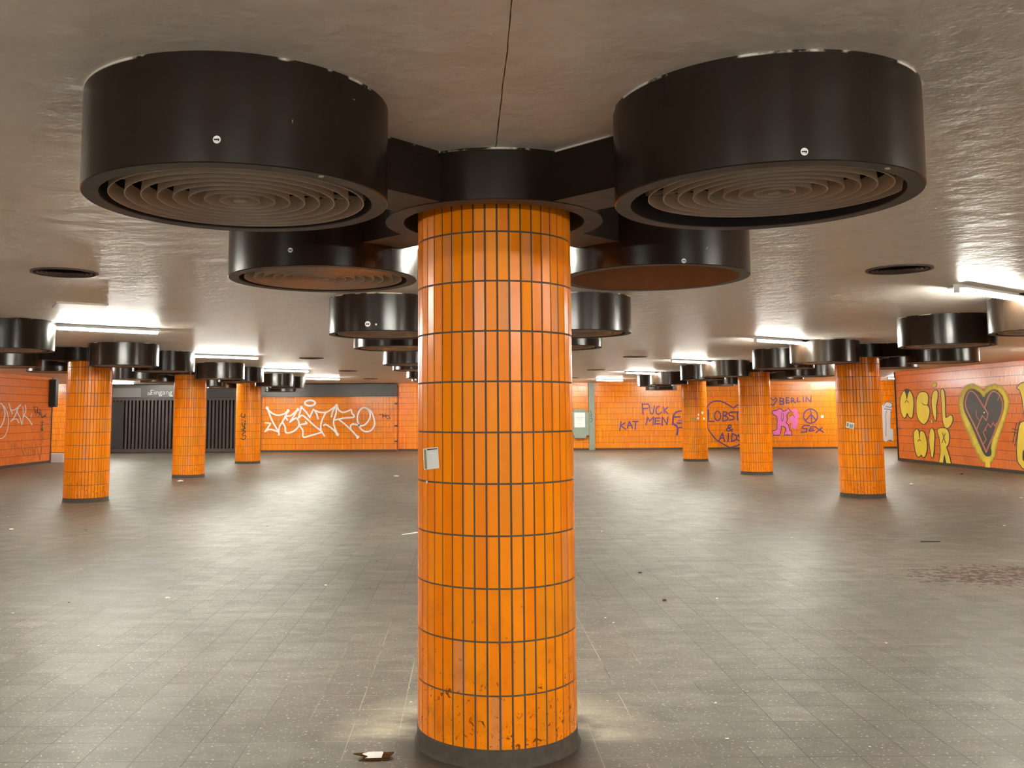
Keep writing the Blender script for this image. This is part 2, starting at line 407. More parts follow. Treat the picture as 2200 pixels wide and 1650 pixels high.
mk('mesh_infill', bm, plain('fine_dark_mesh', (0.03, 0.025, 0.024), 0.8), gate, label='solid dark sheet over the left slats')
wall('trim_4', bx(234, YP), xg0, YP - .12, YP + .4, 0, H - .02, M['brown'])

# left corner beyond the side wall
wall('trim_5', -17.0, -16.7, 33.3, 33.58, 2.45, H, M['fascia_l'])
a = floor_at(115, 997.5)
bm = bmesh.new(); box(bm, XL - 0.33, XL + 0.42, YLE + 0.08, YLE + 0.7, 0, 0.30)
mk('lit_floor_block', bm, M['lit_floor'], label='low pale block standing in for brightly lit floor at the far end of the left wall', cat='block')  # added pale slab in place of brightly lit floor past the wall
c0 = on(0, XL + 0.06, 108, 812); 
ws = empty('wall_speaker', (XL + 0.10, 26.86, 2.43), label='tall black speaker box on the left wall under the ceiling', cat='speaker')
bm = bmesh.new(); box(bm, -.09, .13, -.12, .12, -.50, .46); bmesh.ops.bevel(bm, geom=bm.edges[:], offset=.02, segments=2, affect='EDGES'); mk('housing', bm, M['box_dark'], ws)
bm = bmesh.new(); box(bm, -.07, .11, -.135, -.12, -.45, .41)
for k in range(14): box(bm, -.07, .11, -.142, -.135, -.44 + k*.06, -.42 + k*.06)
mk('speaker_grille', bm, M['crumb'], ws)

# ceiling hatch
hx = on(2, H, 172, 655); bm = bmesh.new(); box(bm, -.28, .28, -.28, .28, -.025, 0.0); bmesh.ops.bevel(bm, geom=bm.edges[:], offset=.006, segments=1, affect='EDGES')
hh = mk('ceiling_hatch', bm, plain('hatch_paint', (0.54, 0.47, 0.40), 0.35), label='flat painted access hatch in the ceiling on the left', cat='hatch'); hh.location = (hx.x, hx.y, H); hh.rotation_euler.z = 0.5

# ------------------------------------------------------------------ columns
def shaft_mesh():
    bm = bmesh.new(); N = 43; ph = -PI/2 + 0.252 * 2*PI/N * 0.15
    lathe(bm, [(RC - 0.004, BASE - 0.01), (RC - 0.004, H)], N * 3, [1])
    for j in range(12):
        z0 = BASE + j*ROW + 0.0035; z1 = min(BASE + (j+1)*ROW - 0.0035, H)
        for i in range(N):
            a = ph + i*2*PI/N + 0.0095; b = ph + (i+1)*2*PI/N - 0.0095
            out = RC + random.uniform(-.0006, .0008); tw = random.uniform(-.0006, .0006)
            q = []
            for (rr, ins) in ((RC - .006, 0), (out, .0013)):
                for (an, zz, t_) in ((a, z0, tw), (b, z0, -tw), (b, z1, -tw), (a, z1, tw)):
                    an2 = an + (ins/RC if an == a else -ins/RC); z2 = zz + (ins if zz == z0 else -ins)
                    q.append(bm.verts.new(((rr + t_)*math.cos(an2), (rr + t_)*math.sin(an2), z2)))
            bm.faces.new((q[4], q[5], q[6], q[7]))
            for k in range(4): bm.faces.new((q[k], q[(k+1) % 4], q[4 + (k+1) % 4], q[4 + k]))
    return bm
def plinth_mesh():
    bm = bmesh.new(); n = 90; rings = []
    for r, z in ((RC + .016, 0.0), (RC + .006, .008), (RC + .002, .03), (RC + .001, BASE - .006), (RC - .006, BASE)):
        rings.append([bm.verts.new(((r + random.uniform(-.0015, .0015))*math.cos(2*PI*i/n), (r + random.uniform(-.0015, .0015))*math.sin(2*PI*i/n), z + (random.uniform(-.002, .004) if z > .05 else 0))) for i in range(n)])
    for a, b in zip(rings, rings[1:]):
        for i in range(n): bm.faces.new((a[i], a[(i+1)%n], b[(i+1)%n], b[i]))
    return bm
random.seed(11)
col0 = empty('tiled_column', (0, 0, 0), cat='column')
sh0 = mk('tiled_shaft', shaft_mesh(), [M['tile'], M['grout']], col0, smooth='keep')
pl0 = mk('plinth', plinth_mesh(), M['plinth'], col0, smooth=True)
cols = {}
spots = [(0, 0)] + [(0, k) for k in (1, 2, 3, 4)] + [(-1, k) for k in (1, 2, 3, 4)] + [(1, k) for k in (1, 2, 3, 4)]
COLLAB = {(0, 0): 'large orange tiled column in the middle foreground with a white sticker',
  (-1, 2): 'nearest orange tiled column on the left side', (-1, 3): 'second orange tiled column back on the left, beside the gate sign',
  (-1, 4): 'third orange tiled column back on the left with black vertical scrawl',
  (1, 2): 'nearest orange tiled column on the right side with a small square sticker',
  (1, 3): 'second orange tiled column back on the right, with a grey-blue dash on it', (1, 4): 'third orange tiled column back on the right, with several round stickers'}
HID = {1: 'first orange tiled column hidden directly behind the foreground column', 2: 'second orange tiled column in line behind the foreground column',
       3: 'third orange tiled column in line behind the foreground column', 4: 'fourth orange tiled column in line behind the foreground column'}
for s, k in spots:
    if s == 0 and k > 0 : pass
    c = col0 if (s, k) == (0, 0) else copy_tree(col0)
    c.location = (s*SPX, k*SPY, 0); c.rotation_euler.z = 0 if (s, k) == (0, 0) else random.uniform(0, 6.28)
    lab = COLLAB.get((s, k)) or (HID[k] if s == 0 else ('orange tiled column just outside the left edge' if s < 0 else 'orange tiled column just outside the right edge'))
    tag(c, lab, 'column', 'orange tiled columns of the hall'); cols[(s, k)] = c

# ------------------------------------------------------------------ ceiling duct clusters
def drum_mesh():
    bm = bmesh.new()
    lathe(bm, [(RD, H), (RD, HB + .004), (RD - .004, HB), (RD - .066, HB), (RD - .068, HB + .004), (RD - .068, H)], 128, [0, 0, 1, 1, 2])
    return bm
def grille_mesh():
    bm = bmesh.new(); z0, z1 = HB + .006, HB + .072
    for k in range(9):
        r = .513 - .0615*k
        if r < .02: break
        lathe(bm, [(r, z0), (r - .006, z1), (r - .010, z1), (r - .004, z0)], 96, closed=True)
    lathe(bm, [(.028, z0), (.0001, z0)], 24)
    for a in (0.4, 0.4 + PI/2):
        for sgn in (1, -1):
            d = Vector((math.cos(a), math.sin(a), 0))*sgn; n = Vector((-d.y, d.x, 0))
            vs = [bm.verts.new(p) for p in (d*.02 + n*.004 + Vector((0,0,z1-.016)), d*.54 + n*.004 + Vector((0,0,z1-.016)), d*.54 + n*.004 + Vector((0,0,z1)), d*.02 + n*.004 + Vector((0,0,z1)),
                                            d*.02 - n*.004 + Vector((0,0,z1-.016)), d*.54 - n*.004 + Vector((0,0,z1-.016)), d*.54 - n*.004 + Vector((0,0,z1)), d*.02 - n*.004 + Vector((0,0,z1)))]
            for f in ((0,1,2,3),(4,5,6,7),(0,1,5,4),(3,2,6,7),(1,2,6,5),(0,3,7,4)): bm.faces.new([vs[i] for i in f])
    return bm
DRUMS = ((-DX, -DYF), (DX, -DYF), (-DX, DYB), (DX, DYB))
duct0 = empty('ceiling_duct', (0, 0, 0), cat='air duct')
# hollow collar round the column head
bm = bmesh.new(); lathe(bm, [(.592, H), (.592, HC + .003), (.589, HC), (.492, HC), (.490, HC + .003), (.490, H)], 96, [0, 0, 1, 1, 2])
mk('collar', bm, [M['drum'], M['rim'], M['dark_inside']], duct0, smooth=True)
for x, y in DRUMS:
    d = Vector((x, y, 0)); L = d.length; d.normalize(); n = Vector((-d.y, d.x, 0))*.157
    bm = bmesh.new(); a, b = d*.53, d*(L - RD + .05)
    P = [bm.verts.new(q) for z in (HC + .004, H) for q in (a - n + Vector((0,0,z)), b - n + Vector((0,0,z)), b + n + Vector((0,0,z)), a + n + Vector((0,0,z)))]
    for f, mi in (((0,1,5,4),0), ((2,3,7,6),0), ((1,2,6,5),0), ((3,0,4,7),0), ((0,3,2,1),1)): bm.faces.new([P[i] for i in f]).material_index = mi
    mk('duct_arm', bm, [M['drum'], M['rim']], duct0)
dmesh = gmesh = None; dr0 = []
for i, (x, y) in enumerate(DRUMS):
    if i == 0:
        dr = mk('drum', drum_mesh(), [M['drum'], M['rim'], M['dark_inside']], duct0, smooth=True); dmesh = dr.data
        g = mk('louvre_grille', grille_mesh(), M['louvre'], dr, smooth=True); gmesh = g.data
    else:
        dr = bpy.data.objects.new('drum', dmesh); COL.objects.link(dr); dr.parent = duct0
        g = bpy.data.objects.new('louvre_grille', gmesh); COL.objects.link(g); g.parent = dr
    dr.location = (x, y, 0); g.rotation_euler.z = i*0.7; dr0.append(dr)
DL = {(0,0): 'large cross shaped cluster of four dark brown ceiling drums round the foreground column',
      (-1,1): 'cluster of dark ceiling drums cut off by the left edge, nearest on that side', (-1,2): 'cluster of dark ceiling drums over the nearest left column',
      (-1,3): 'cluster of dark ceiling drums over the second left column', (-1,4): 'cluster of dark ceiling drums over the third left column',
      (1,1): 'cluster of ceiling drums at the right edge, one lit bright beige', (1,2): 'cluster of ceiling drums over the nearest right column',
      (1,3): 'cluster of ceiling drums over the second right column', (1,4): 'cluster of ceiling drums over the third right column',
      (0,1): 'cluster of ceiling drums next behind the foreground cluster', (0,2): 'second cluster of ceiling drums behind the foreground one',
      (0,3): 'third cluster of ceiling drums behind the foreground one', (0,4): 'farthest cluster of ceiling drums in the middle row'}
ducts = {}
for key in DL:
    c = duct0 if key == (0, 0) else copy_tree(duct0)
    c.location = (key[0]*SPX, key[1]*SPY, 0); tag(c, DL[key], 'air duct', 'drum clusters under the ceiling'); ducts[key] = c
for sgn, yy in ((-1, 31.1), (1, 31.1)):
    lone = bpy.data.objects.new('ceiling_drum', dmesh); COL.objects.link(lone); lone.location = (sgn*SPX, yy, -0.03)
    g = bpy.data.objects.new('louvre_grille', gmesh); COL.objects.link(g); g.parent = lone
    tag(lone, 'single dark ceiling drum without a column, before the back wall on the ' + ('left' if sgn < 0 else 'right'), 'air duct', 'single drums before the back wall')
# the rear right drum of the first cluster has lost its grille
br = [d for d in ducts[(0,0)].children if d.name.startswith('drum')][3]
for g in list(br.children): bpy.data.objects.remove(g)
br.data = dmesh.copy(); br.data.materials[2] = M['duct_inside']
dlist = [d for d in ducts[(0,0)].children if d.name.startswith('drum')]
dlist[1].children[0].rotation_euler = (0.012, -0.022, 0.7); dlist[1].children[0].location = (0.052, 0, 0.012)

# ------------------------------------------------------------------ flat marks on surfaces
def surf_plane(axis, val):
    return lambda px, py: (on(axis, val, px, py), Vector([(-1 if (CAM - Vector([val if i == axis else CAM[i] for i in range(3)]))[axis] < 0 else 1) if i == axis else 0 for i in range(3)]))
def surf_cyl(cx, cy, r):
    def f(px, py):
        d = ray(px, py); ox, oy = CAM.x - cx, CAM.y - cy
        a = d.x**2 + d.y**2; b = 2*(ox*d.x + oy*d.y); c = ox*ox + oy*oy - r*r
        q = max(b*b - 4*a*c, 0); t_ = (-b - math.sqrt(q)) / (2*a); p = CAM + d*t_
        return p, Vector((p.x - cx, p.y - cy, 0)).normalized()
    return f
def smooth_line(pts, closed=False, sub=5):
    if len(pts) < 3: return pts
    n = len(pts); out = []
    rng = n if closed else n - 1
    for i in range(rng):
        g = (lambda k: pts[k % n]) if closed else (lambda k: pts[min(max(k, 0), n-1)])
        p0, p1, p2, p3 = g(i-1), g(i), g(i+1), g(i+2)
        for s in range(sub):
            t_ = s/sub
            out.append(tuple(0.5*((2*p1[k]) + (-p0[k]+p2[k])*t_ + (2*p0[k]-5*p1[k]+4*p2[k]-p3[k])*t_*t_ + (-p0[k]+3*p1[k]-3*p2[k]+p3[k])*t_**3) for k in (0, 1)))
    if not closed: out.append(pts[-1])
    return out
class Marks:
    def __init__(s, surf, org, sc): s.surf, s.org, s.sc = surf, org, sc; s.bm = bmesh.new(); s.off = 0.0; s.lay = s.bm.verts.layers.float.new('cover')
    def P(s, p, off):
        w_, n_ = s.surf(s.org[0] + p[0]/s.sc, s.org[1] + p[1]/s.sc); return w_ + n_*off
    def stroke(s, pts, wd, off=.004, closed=False, smooth=True, mi=0):
        s.off += .00006; off += s.off
        if smooth: pts = smooth_line([tuple(p) for p in pts], closed)
        n = len(pts); L = []; R = []
        for i, p in enumerate(pts):
            a = pts[i-1] if (i > 0 or closed) else p; b = pts[(i+1) % n] if (i < n-1 or closed) else p
            dx, dy = b[0]-a[0], b[1]-a[1]; q = math.hypot(dx, dy) or 1; nx, ny = -dy/q*wd/2, dx/q*wd/2
            L.append(s.bm.verts.new(s.P((p[0]+nx, p[1]+ny), off))); R.append(s.bm.verts.new(s.P((p[0]-nx, p[1]-ny), off)))
        for i in range(n if closed else n-1):
            j = (i+1) % n
            try: s.bm.faces.new((L[i], L[j], R[j], R[i])).material_index = mi
            except ValueError: pass
        if not closed:
            for e in (0, n-1):
                s.off += .00002
                c = pts[e]; s.disc(c[0], c[1], wd/2, wd/2, off + .00003, mi, 8, raw=True)
        return s
    def disc(s, x, y, rx, ry, off=.004, mi=0, n=16, raw=False):
        if not raw: s.off += .00006; off += s.off
        s.bm.faces.new([s.bm.verts.new(s.P((x + rx*math.cos(2*PI*i/n), y + ry*math.sin(2*PI*i/n)), off)) for i in range(n)]).material_index = mi
        return s
    def fill(s, pts, off=.003, mi=0, smooth=True):
        s.off += .00006; off += s.off
        if smooth: pts = smooth_line([tuple(p) for p in pts], True, 4)
        v = [s.bm.verts.new(s.P(p, off)) for p in pts]
        ed = [s.bm.edges.new((v[i], v[(i+1) % len(v)])) for i in range(len(v))]
        r = bmesh.ops.triangle_fill(s.bm, edges=ed, use_beauty=True)
        for g in r['geom']:
            if isinstance(g, bmesh.types.BMFace): g.material_index = mi
        return s
    def halo(s, pts, grow, off, mi=0):
        """soft edged sprayed area: cover fades towards the outside"""
        s.off += .0002; off += s.off
        pts = smooth_line([tuple(p) for p in pts], True, 4); n = len(pts); cx = sum(p[0] for p in pts)/n; cy = sum(p[1] for p in pts)/n
        rings = []
        for k, (g, cv) in enumerate(((-grow, 1.0), (0.0, .62), (grow, 0.0))):
            rg = []
            for i, p in enumerate(pts):
                a, b = pts[i-1], pts[(i+1) % n]; dx, dy = b[0]-a[0], b[1]-a[1]; q = math.hypot(dx, dy) or 1; nx, ny = dy/q, -dx/q
                if (p[0]-cx)*nx + (p[1]-cy)*ny < 0 and abs(nx) > 0.2: nx, ny = nx, ny
                v = s.bm.verts.new(s.P((p[0]+nx*g, p[1]+ny*g), off)); v[s.lay] = cv; rg.append(v)
            rings.append(rg)
        for A, B in zip(rings, rings[1:]):
            for i in range(n): s.bm.faces.new((A[i], A[(i+1)%n], B[(i+1)%n], B[i])).material_index = mi
        ed = [e for i in range(n) for e in [s.bm.edges.get((rings[0][i], rings[0][(i+1)%n]))] if e]
        r = bmesh.ops.triangle_fill(s.bm, edges=ed, use_beauty=True)
        for g in r['geom']:
            if isinstance(g, bmesh.types.BMFace): g.material_index = mi
        return s
    def done(s, name, mats, parent, label):
        o = mk(name, s.bm, mats, None, smooth='keep')
        inv = parent.matrix_world.inverted() if False else None
        bpy.context.view_layer.update()
        o.parent = parent; o.matrix_parent_inverse = parent.matrix_world.inverted()
        o['label'] = label; return o

# --- white tag on the infill wall
g = Marks(surf_plane(1, YP), (550, 840), 6.875)
for st in ([(165,250),(215,310),(300,355),(400,345),(475,290)], [(165,250),(235,430),(335,610),(335,650)], [(335,610),(350,520),(400,440),(470,300)],
  [(140,470),(200,475),(210,490),(170,550),(135,600)], [(135,600),(180,570),(250,575),(330,605)], [(430,375),(465,430)],
  [(390,460),(430,530),(440,610),(520,610),(600,560),(635,500),(625,440),(590,400),(500,460)], [(500,460),(560,370),(620,270)], [(440,370),(520,360),(620,270)],
  [(670,240),(650,320),(625,400)], [(670,240),(740,310),(795,390)], [(795,390),(820,330),(850,270)], [(625,400),(680,360),(740,400),(860,510),(960,590),(1010,665)],
  [(640,500),(700,490),(750,480),(730,455)], [(635,505),(690,580),(700,680),(800,660),(970,610)], [(870,290),(900,350),(915,410)],
  [(870,285),(950,315),(1050,310),(1190,215)], [(1035,310),(980,420),(955,520),(965,590)], [(1000,510),(1030,495),(1090,530),(1150,580),(1205,645)],
  [(1165,250),(1130,310),(1115,380)], [(1190,215),(1230,290),(1300,315),(1405,275)], [(1405,275),(1420,330),(1450,365),(1430,390),(1300,400),(1160,430)],
  [(1190,250),(1180,340),(1150,430),(1155,520),(1205,640)], [(1215,415),(1300,480),(1420,590),(1500,680)],
  [(1400,560),(1400,510),(1430,490),(1500,500),(1560,515),(1630,480),(1680,400),(1685,330),(1650,270),(1590,245),(1530,290),(1500,370),(1505,460),(1550,560),(1620,600),(1700,580),(1750,500),(1740,400),(1700,300),(1640,260)]):
    g.stroke(st, 23)
for x, y in ((165,250),(475,292),(620,272),(670,242),(1190,215),(1500,680),(1205,642)): g.disc(x, y, 22, 24, .0065)
g.stroke([(798+75*math.cos(a*PI/8), 178+40*math.sin(a*PI/8)) for a in range(16)], 28, closed=True)
g.done('graffiti_lettering', [M['p_white']], w_inf, 'large white spray tag with a halo ring')
g = Marks(surf_plane(1, YP), (550, 840), 6.875)
g.stroke([(1825,335),(1850,355),(1880,340),(1870,390),(1890,360),(1910,375),(1935,360),(1960,372),(1980,405),(1930,400),(1910,325)], 9)
g.done('graffiti_scrawl', [M['p_black']], w_inf, 'small black marker tag')

# --- purple writing on the back wall
SB = surf_plane(1, YBACKWALL)
g = Marks(SB, (1300, 840), 10)
for st in ([(805,275),(815,500)], [(795,280),(930,280)], [(805,385),(912,370)], [(930,285),(955,340),(965,440),(1000,495),(1040,450),(1055,320)],
  [(1160,330),(1115,350),(1090,420),(1115,490),(1160,495),(1210,450)], [(1255,340),(1270,480)], [(1350,350),(1280,405),(1270,420)], [(1280,415),(1350,490)],
  [(875,730),(915,565)], [(915,565),(955,650)], [(955,650),(1040,560)], [(1040,560),(1030,735)], [(1085,590),(1070,710)], [(1075,585),(1180,580)], [(1080,645),(1165,640)], [(1070,708),(1185,705)],
  [(1225,740),(1230,560)], [(1230,560),(1330,720)], [(1330,720),(1350,560)]): g.stroke(st, 27)
g.done('graffiti_lettering', [M['p_purple']], w_back, 'purple words FUCK MEN')
g = Marks(SB, (1300, 840), 10)
for st in ([(335,660),(318,845)], [(425,685),(335,750)], [(335,750),(450,825)], [(480,800),(520,655)], [(520,655),(590,800)], [(495,745),(575,735)], [(600,655),(710,655)], [(655,655),(648,825)]): g.stroke(st, 30)
g.done('graffiti_lettering', [M['p_purple']], w_back, 'purple word KAT')
g = Marks(SB, (1300, 840), 10)
g.stroke([(1640,430),(1540,450),(1480,510),(1460,620),(1450,720)], 38); g.stroke([(1490,720),(1560,790),(1545,940)], 48); g.stroke([(1490,560),(1610,555)], 36)
g.stroke([(1550,690),(1650,690)], 42); g.stroke([(1560,640),(1650,638)], 20); g.stroke([(1590,790),(1660,780)], 36); g.stroke([(1700,440),(1760,560),(1740,700),(1650,800)], 34)
g.done('graffiti_face', [M['p_purple']], w_back, 'scribbled purple face beside the third right column')
g = Marks(SB, (1420, 820), 9.165)
for st in ([(905,560),(920,480),(980,420),(1060,385),(1140,380),(1240,410),(1350,470),(1430,520)], [(1430,520),(1500,465),(1620,420),(1760,420),(1860,520),(1880,680),(1800,920),(1680,1120),(1540,1240),(1360,1300)],
  [(905,560),(910,700),(915,850),(940,950),(1010,1050),(1100,1150),(1230,1230),(1360,1300)]): g.stroke(st, 26)
for st in ([(940,550),(935,660),(930,780)], [(930,780),(1045,780)], [(1225,590),(1220,770)], [(1225,590),(1290,600),(1300,640),(1235,672)], [(1235,672),(1310,700),(1305,755),(1220,775)],
  [(1430,600),(1345,612),(1350,660),(1430,690),(1430,740),(1340,760)], [(1380,595),(1550,595)], [(1500,595),(1510,760)], [(1400,980),(1330,900),(1350,850),(1380,865),(1370,900),(1300,930),(1300,965),(1360,965),(1410,930)],
  [(1140,1170),(1210,1010)], [(1210,1010),(1250,1170)], [(1165,1110),(1240,1105)], [(1325,1020),(1320,1180)], [(1400,1020),(1390,1180)], [(1400,1020),(1480,1060),(1485,1130),(1390,1180)],
  [(1590,1035),(1515,1055),(1560,1110),(1560,1160),(1490,1140)]): g.stroke(st, 27)
g.stroke([(1115+58*math.cos(a*PI/6), 675+92*math.sin(a*PI/6)) for a in range(12)], 27, closed=True)
g.done('graffiti_lettering', [M['p_purple']], w_back, 'purple heart outline around LOBST & AIDS')
g = Marks(SB, (1620, 820), 10)
for st in ([(360,350),(410,400),(470,350),(480,400),(440,480),(400,510),(365,480)], [(560,345),(558,490)], [(555,345),(630,370),(620,410),(560,415)], [(560,415),(635,445),(625,480),(560,490)],
  [(690,345),(690,460)], [(690,350),(745,345)], [(690,402),(740,398)], [(690,463),(755,450)], [(800,350),(800,450)], [(800,350),(850,365),(850,400),(805,408)], [(815,408),(890,455)],
  [(935,340),(930,435)], [(930,435),(990,430)], [(1055,330),(1060,440)], [(1115,440),(1120,325)], [(1120,325),(1215,440)], [(1215,440),(1225,320)]): g.stroke(st, 27)
g.done('graffiti_lettering', [M['p_purple']], w_back, 'purple heart and word BERLIN')
g = Marks(SB, (1620, 820), 10)
g.stroke([(1215+150*math.cos(a*PI/10), 740+152*math.sin(a*PI/10)) for a in range(20)], 30, closed=True)
for st in ([(1205,590),(1225,700),(1235,890)], [(1225,700),(1110,830)], [(1225,700),(1335,830)]): g.stroke(st, 28)
g.done('graffiti_symbol', [M['p_purple']], w_back, 'purple peace sign')
g = Marks(SB, (1620, 820), 10)
for st in ([(1185,945),(1060,945)], [(1060,945),(1030,1000)], [(1030,1000),(1140,1010)], [(1140,1010),(1130,1080)], [(1130,1080),(1010,1085)], [(1290,965),(1215,972)], [(1215,972),(1180,1065)], [(1180,1065),(1290,1050)], [(1190,1020),(1270,1010)],
  [(1310,970),(1490,1085)], [(1465,985),(1330,1095)]): g.stroke(st, 30)
g.done('graffiti_lettering', [M['p_purple']], w_back, 'purple word SEX')
g = Marks(SB, (1620, 820), 10)
g.fill([(800,610),(910,580),(950,700),(990,740),(950,770),(940,900),(900,1010),(880,1015),(790,970),(840,850),(760,900),(740,830),(780,760),(850,730),(850,660)], .003)
K = [(385,660),(410,625),(490,615),(540,575),(600,600),(625,640),(680,620),(730,565),(795,650),(740,660),(700,720),(715,830),(680,880),(740,930),(765,1050),(805,1055),(805,1155),(700,1140),(640,1150),(650,1090),(685,1060),(680,1000),(640,965),(590,955),(580,1050),(555,1150),(420,1150),(390,1060),(450,1045),(490,1020),(495,850),(480,740),(420,710)]
g.fill(K, .006, smooth=False); g.stroke(K, 20, .009, closed=True, smooth=False, mi=1)
g.stroke([(600,660),(585,760),(600,850),(635,780),(630,680)], 12, .009, mi=1)
g.stroke([(770,740),(820,700),(870,760)], 12, .009, mi=1)
g.done('graffiti_letter', [M['p_pink'], M['p_purple']], w_back, 'large pink letter K outlined in purple')
g = Marks(SB, (1880, 780), 6.1125)
W_ = [(90,560),(125,520),(160,505),(210,515),(228,550),(215,610),(200,640),(200,740),(200,860),(238,870),(240,950),(238,1040),(200,1015),(150,1040),(90,1000)]
g.fill(W_, .003, smooth=False); g.stroke([(110,560),(130,525),(165,510),(215,530),(225,555),(205,580),(140,570)], 7, .006, mi=1)
g.stroke([(150,625),(140,700),(145,830),(140,960)], 6, .006, mi=1); g.stroke([(120,600),(210,615)], 8, .006, mi=1); g.stroke([(150,1035),(195,1012),(236,1035)], 7, .006, mi=1)
g.done('graffiti_letter', [M['p_grey'], M['p_black']], w_back, 'pale grey graffiti letter beyond the end of the right wall')
g = Marks(SB, (1620, 820), 10); g.disc(1463, 750, 32, 34, .012); g.disc(1470, 748, 16, 18, .014)
g.done('wall_disc', [M['paper']], w_back, 'small round white disc')

# --- yellow and black mural on the right wall
SR = surf_plane(0, XR)
g = Marks(SR, (1880, 780), 6.1125)
Y = [ [(335,540),(345,440),(385,362),(405,400),(420,480),(440,400),(460,365),(500,450),(507,560),(497,680),(480,718),(450,700),(425,655),(405,705),(380,715),(350,650)],
  [(548,600),(552,480),(580,400),(625,380),(675,390),(700,440),(697,520),(690,555),(715,600),(712,690),(680,770),(640,800),(590,760),(558,690)],
  [(755,290),(775,262),(805,265),(805,300),(782,318),(758,312)],
  [(750,470),(765,390),(795,360),(825,380),(822,480),(805,560),(808,640),(800,750),(780,720),(760,620),(750,540)],
  [(870,370),(890,345),(910,380),(920,480),(925,640),(930,715),(960,710),(990,688),(1015,700),(1020,760),(985,830),(950,852),(915,830),(895,750),(885,640),(878,500)],
  [(735,742),(750,752),(760,785),(745,785)],
  [(512,960),(520,900),(555,870),(580,910),(590,980),(595,910),(620,895),(655,930),(680,1020),(685,1110),(670,1200),(640,1238),(610,1200),(600,1215),(570,1230),(545,1190),(525,1100)],
  [(715,960),(730,880),(750,860),(775,890),(785,960),(780,1050),(772,1180),(755,1245),(738,1190),(720,1060)],
  [(825,890),(850,860),(900,855),(945,870),(975,930),(975,1020),(960,1075),(940,1105),(960,1170),(985,1260),(1000,1345),(955,1350),(935,1290),(915,1200),(905,1290),(885,1345),(835,1347),(850,1270),(865,1160),(858,1050),(850,980)] ]
for q in Y:
    w_ = 22 if len(q) > 6 else 10
    g.stroke(q, w_, .004, closed=True, mi=1); g.fill(q, .009, mi=0)
g.fill([(380,352),(420,335),(465,352),(440,400),(420,478),(405,400)], .010, mi=1, smooth=False)
g.fill([(908,1220),(930,1290),(945,1350),(890,1350)], .0095, mi=1, smooth=False)
for st in ([(400,520),(420,490),(443,520)], [(622,525),(650,548),(690,550)], [(568,1030),(585,1002),(605,1025)], [(890,915),(930,1050)], [(927,925),(883,1050)], [(583,905),(588,985)]): g.stroke(st, 8, .012, mi=1)
g.done('mural_lettering', [M['p_yellow'], M['p_black']], w_right, 'yellow bubble letters WEIL WIR outlined in black')
g = Marks(SR, (1880, 780), 6.1125)
HP = [(1195,430),(1235,365),(1310,360),(1380,410),(1430,470),(1480,400),(1560,360),(1620,390),(1670,470),(1680,570),(1640,700),(1590,840),(1540,960),(1510,1080),(1500,1190),(1470,1200),(1440,1150),(1380,1040),(1320,900),(1240,730),(1195,620),(1180,520)]
YP_ = [(1125,450),(1180,330),(1280,290),(1370,330),(1430,370),(1500,310),(1600,300),(1700,370),(1745,500),(1720,640),(1670,820),(1600,1000),(1570,1180),(1540,1260),(1500,1300),(1440,1300),(1390,1240),(1300,1070),(1220,880),(1150,690),(1120,560)]
g.halo(YP_, 45, .003, mi=0); g.halo([(x, y) for x, y in HP], 36, .006, mi=3)
g.stroke([(1482,1250),(1480,1400)], 62, .0045, mi=4)
g.fill([(1165,520),(1185,420),(1240,352),(1310,352),(1380,410),(1430,460),(1480,400),(1560,355),(1620,375),(1680,470),(1690,570),(1650,700),(1600,830),(1550,950),(1520,1080),(1530,1200),(1470,1225),(1420,1170),(1370,1050),(1310,900),(1220,720),(1175,620)], .009, mi=1)
for st, w_ in (([(1440,590),(1380,490),(1310,390),(1250,370),(1205,450),(1190,540),(1220,640),(1290,780),(1360,930),(1440,1110),(1465,1170)], 20), ([(1465,1170),(1500,1080),(1560,940),(1620,780),(1670,650),(1680,520),(1640,420),(1570,370),(1520,400),(1480,480),(1445,590)], 20),
  ([(1445,590),(1490,670)], 16), ([(1490,670),(1465,755)], 13), ([(1465,755),(1415,690)], 13), ([(1415,690),(1380,770),(1340,870)], 16), ([(1330,620),(1340,700),(1380,760)], 10), ([(1600,790),(1580,830)], 12), ([(1580,830),(1555,780)], 12),
  ([(1555,780),(1525,845)], 12), ([(1525,845),(1490,795)], 12), ([(1490,795),(1450,870),(1425,910)], 12), ([(1425,910),(1460,1000),(1430,1060)], 12), ([(1635,430),(1630,460),(1615,490)], 10), ([(1450,860),(1470,890)], 10)):
    g.stroke(st, w_, .011, mi=2)
g.disc(1443, 650, 9, 11, .02, mi=5)
g.done('mural_heart', [M['spray_y'], M['p_black'], M['p_salmon'], M['spray_k'], M['p_yellow'], M['p_white']], w_right, 'tall black heart with salmon cracks in a yellow spray glow')
g = Marks(SR, (1880, 780), 6.1125)
for q in ([(1872,328),(1900,285),(1956,258),(2080,250),(2080,640),(1975,700),(1945,520),(1925,420),(1900,350)], [(1956,770),(1905,810),(1885,920),(1868,1100),(1878,1280),(1915,1340),(1956,1385),(2080,1400),(2080,770)]):
    g.stroke(q, 24, .004, closed=True, mi=1); g.fill(q, .008, mi=0)
for st in ([(1860,790),(1812,1050)], [(1902,760),(1840,1085)], [(1805,862),(1880,885)], [(1800,900),(1878,925)]): g.stroke(st, 10, .006, mi=1)
g.fill([(1945,1170),(1960,1150),(2000,1300),(1945,1270)], .010, mi=1)
g.done('mural_lettering', [M['p_yellow'], M['p_black']], w_right, 'yellow letters with a black hash sign cut off by the right edge')
g = Marks(SR, (1880, 780), 6.1125); g.stroke([(298,857),(345,862)], 13); g.done('graffiti_dash', [M['p_purple']], w_right, 'short purple dash')

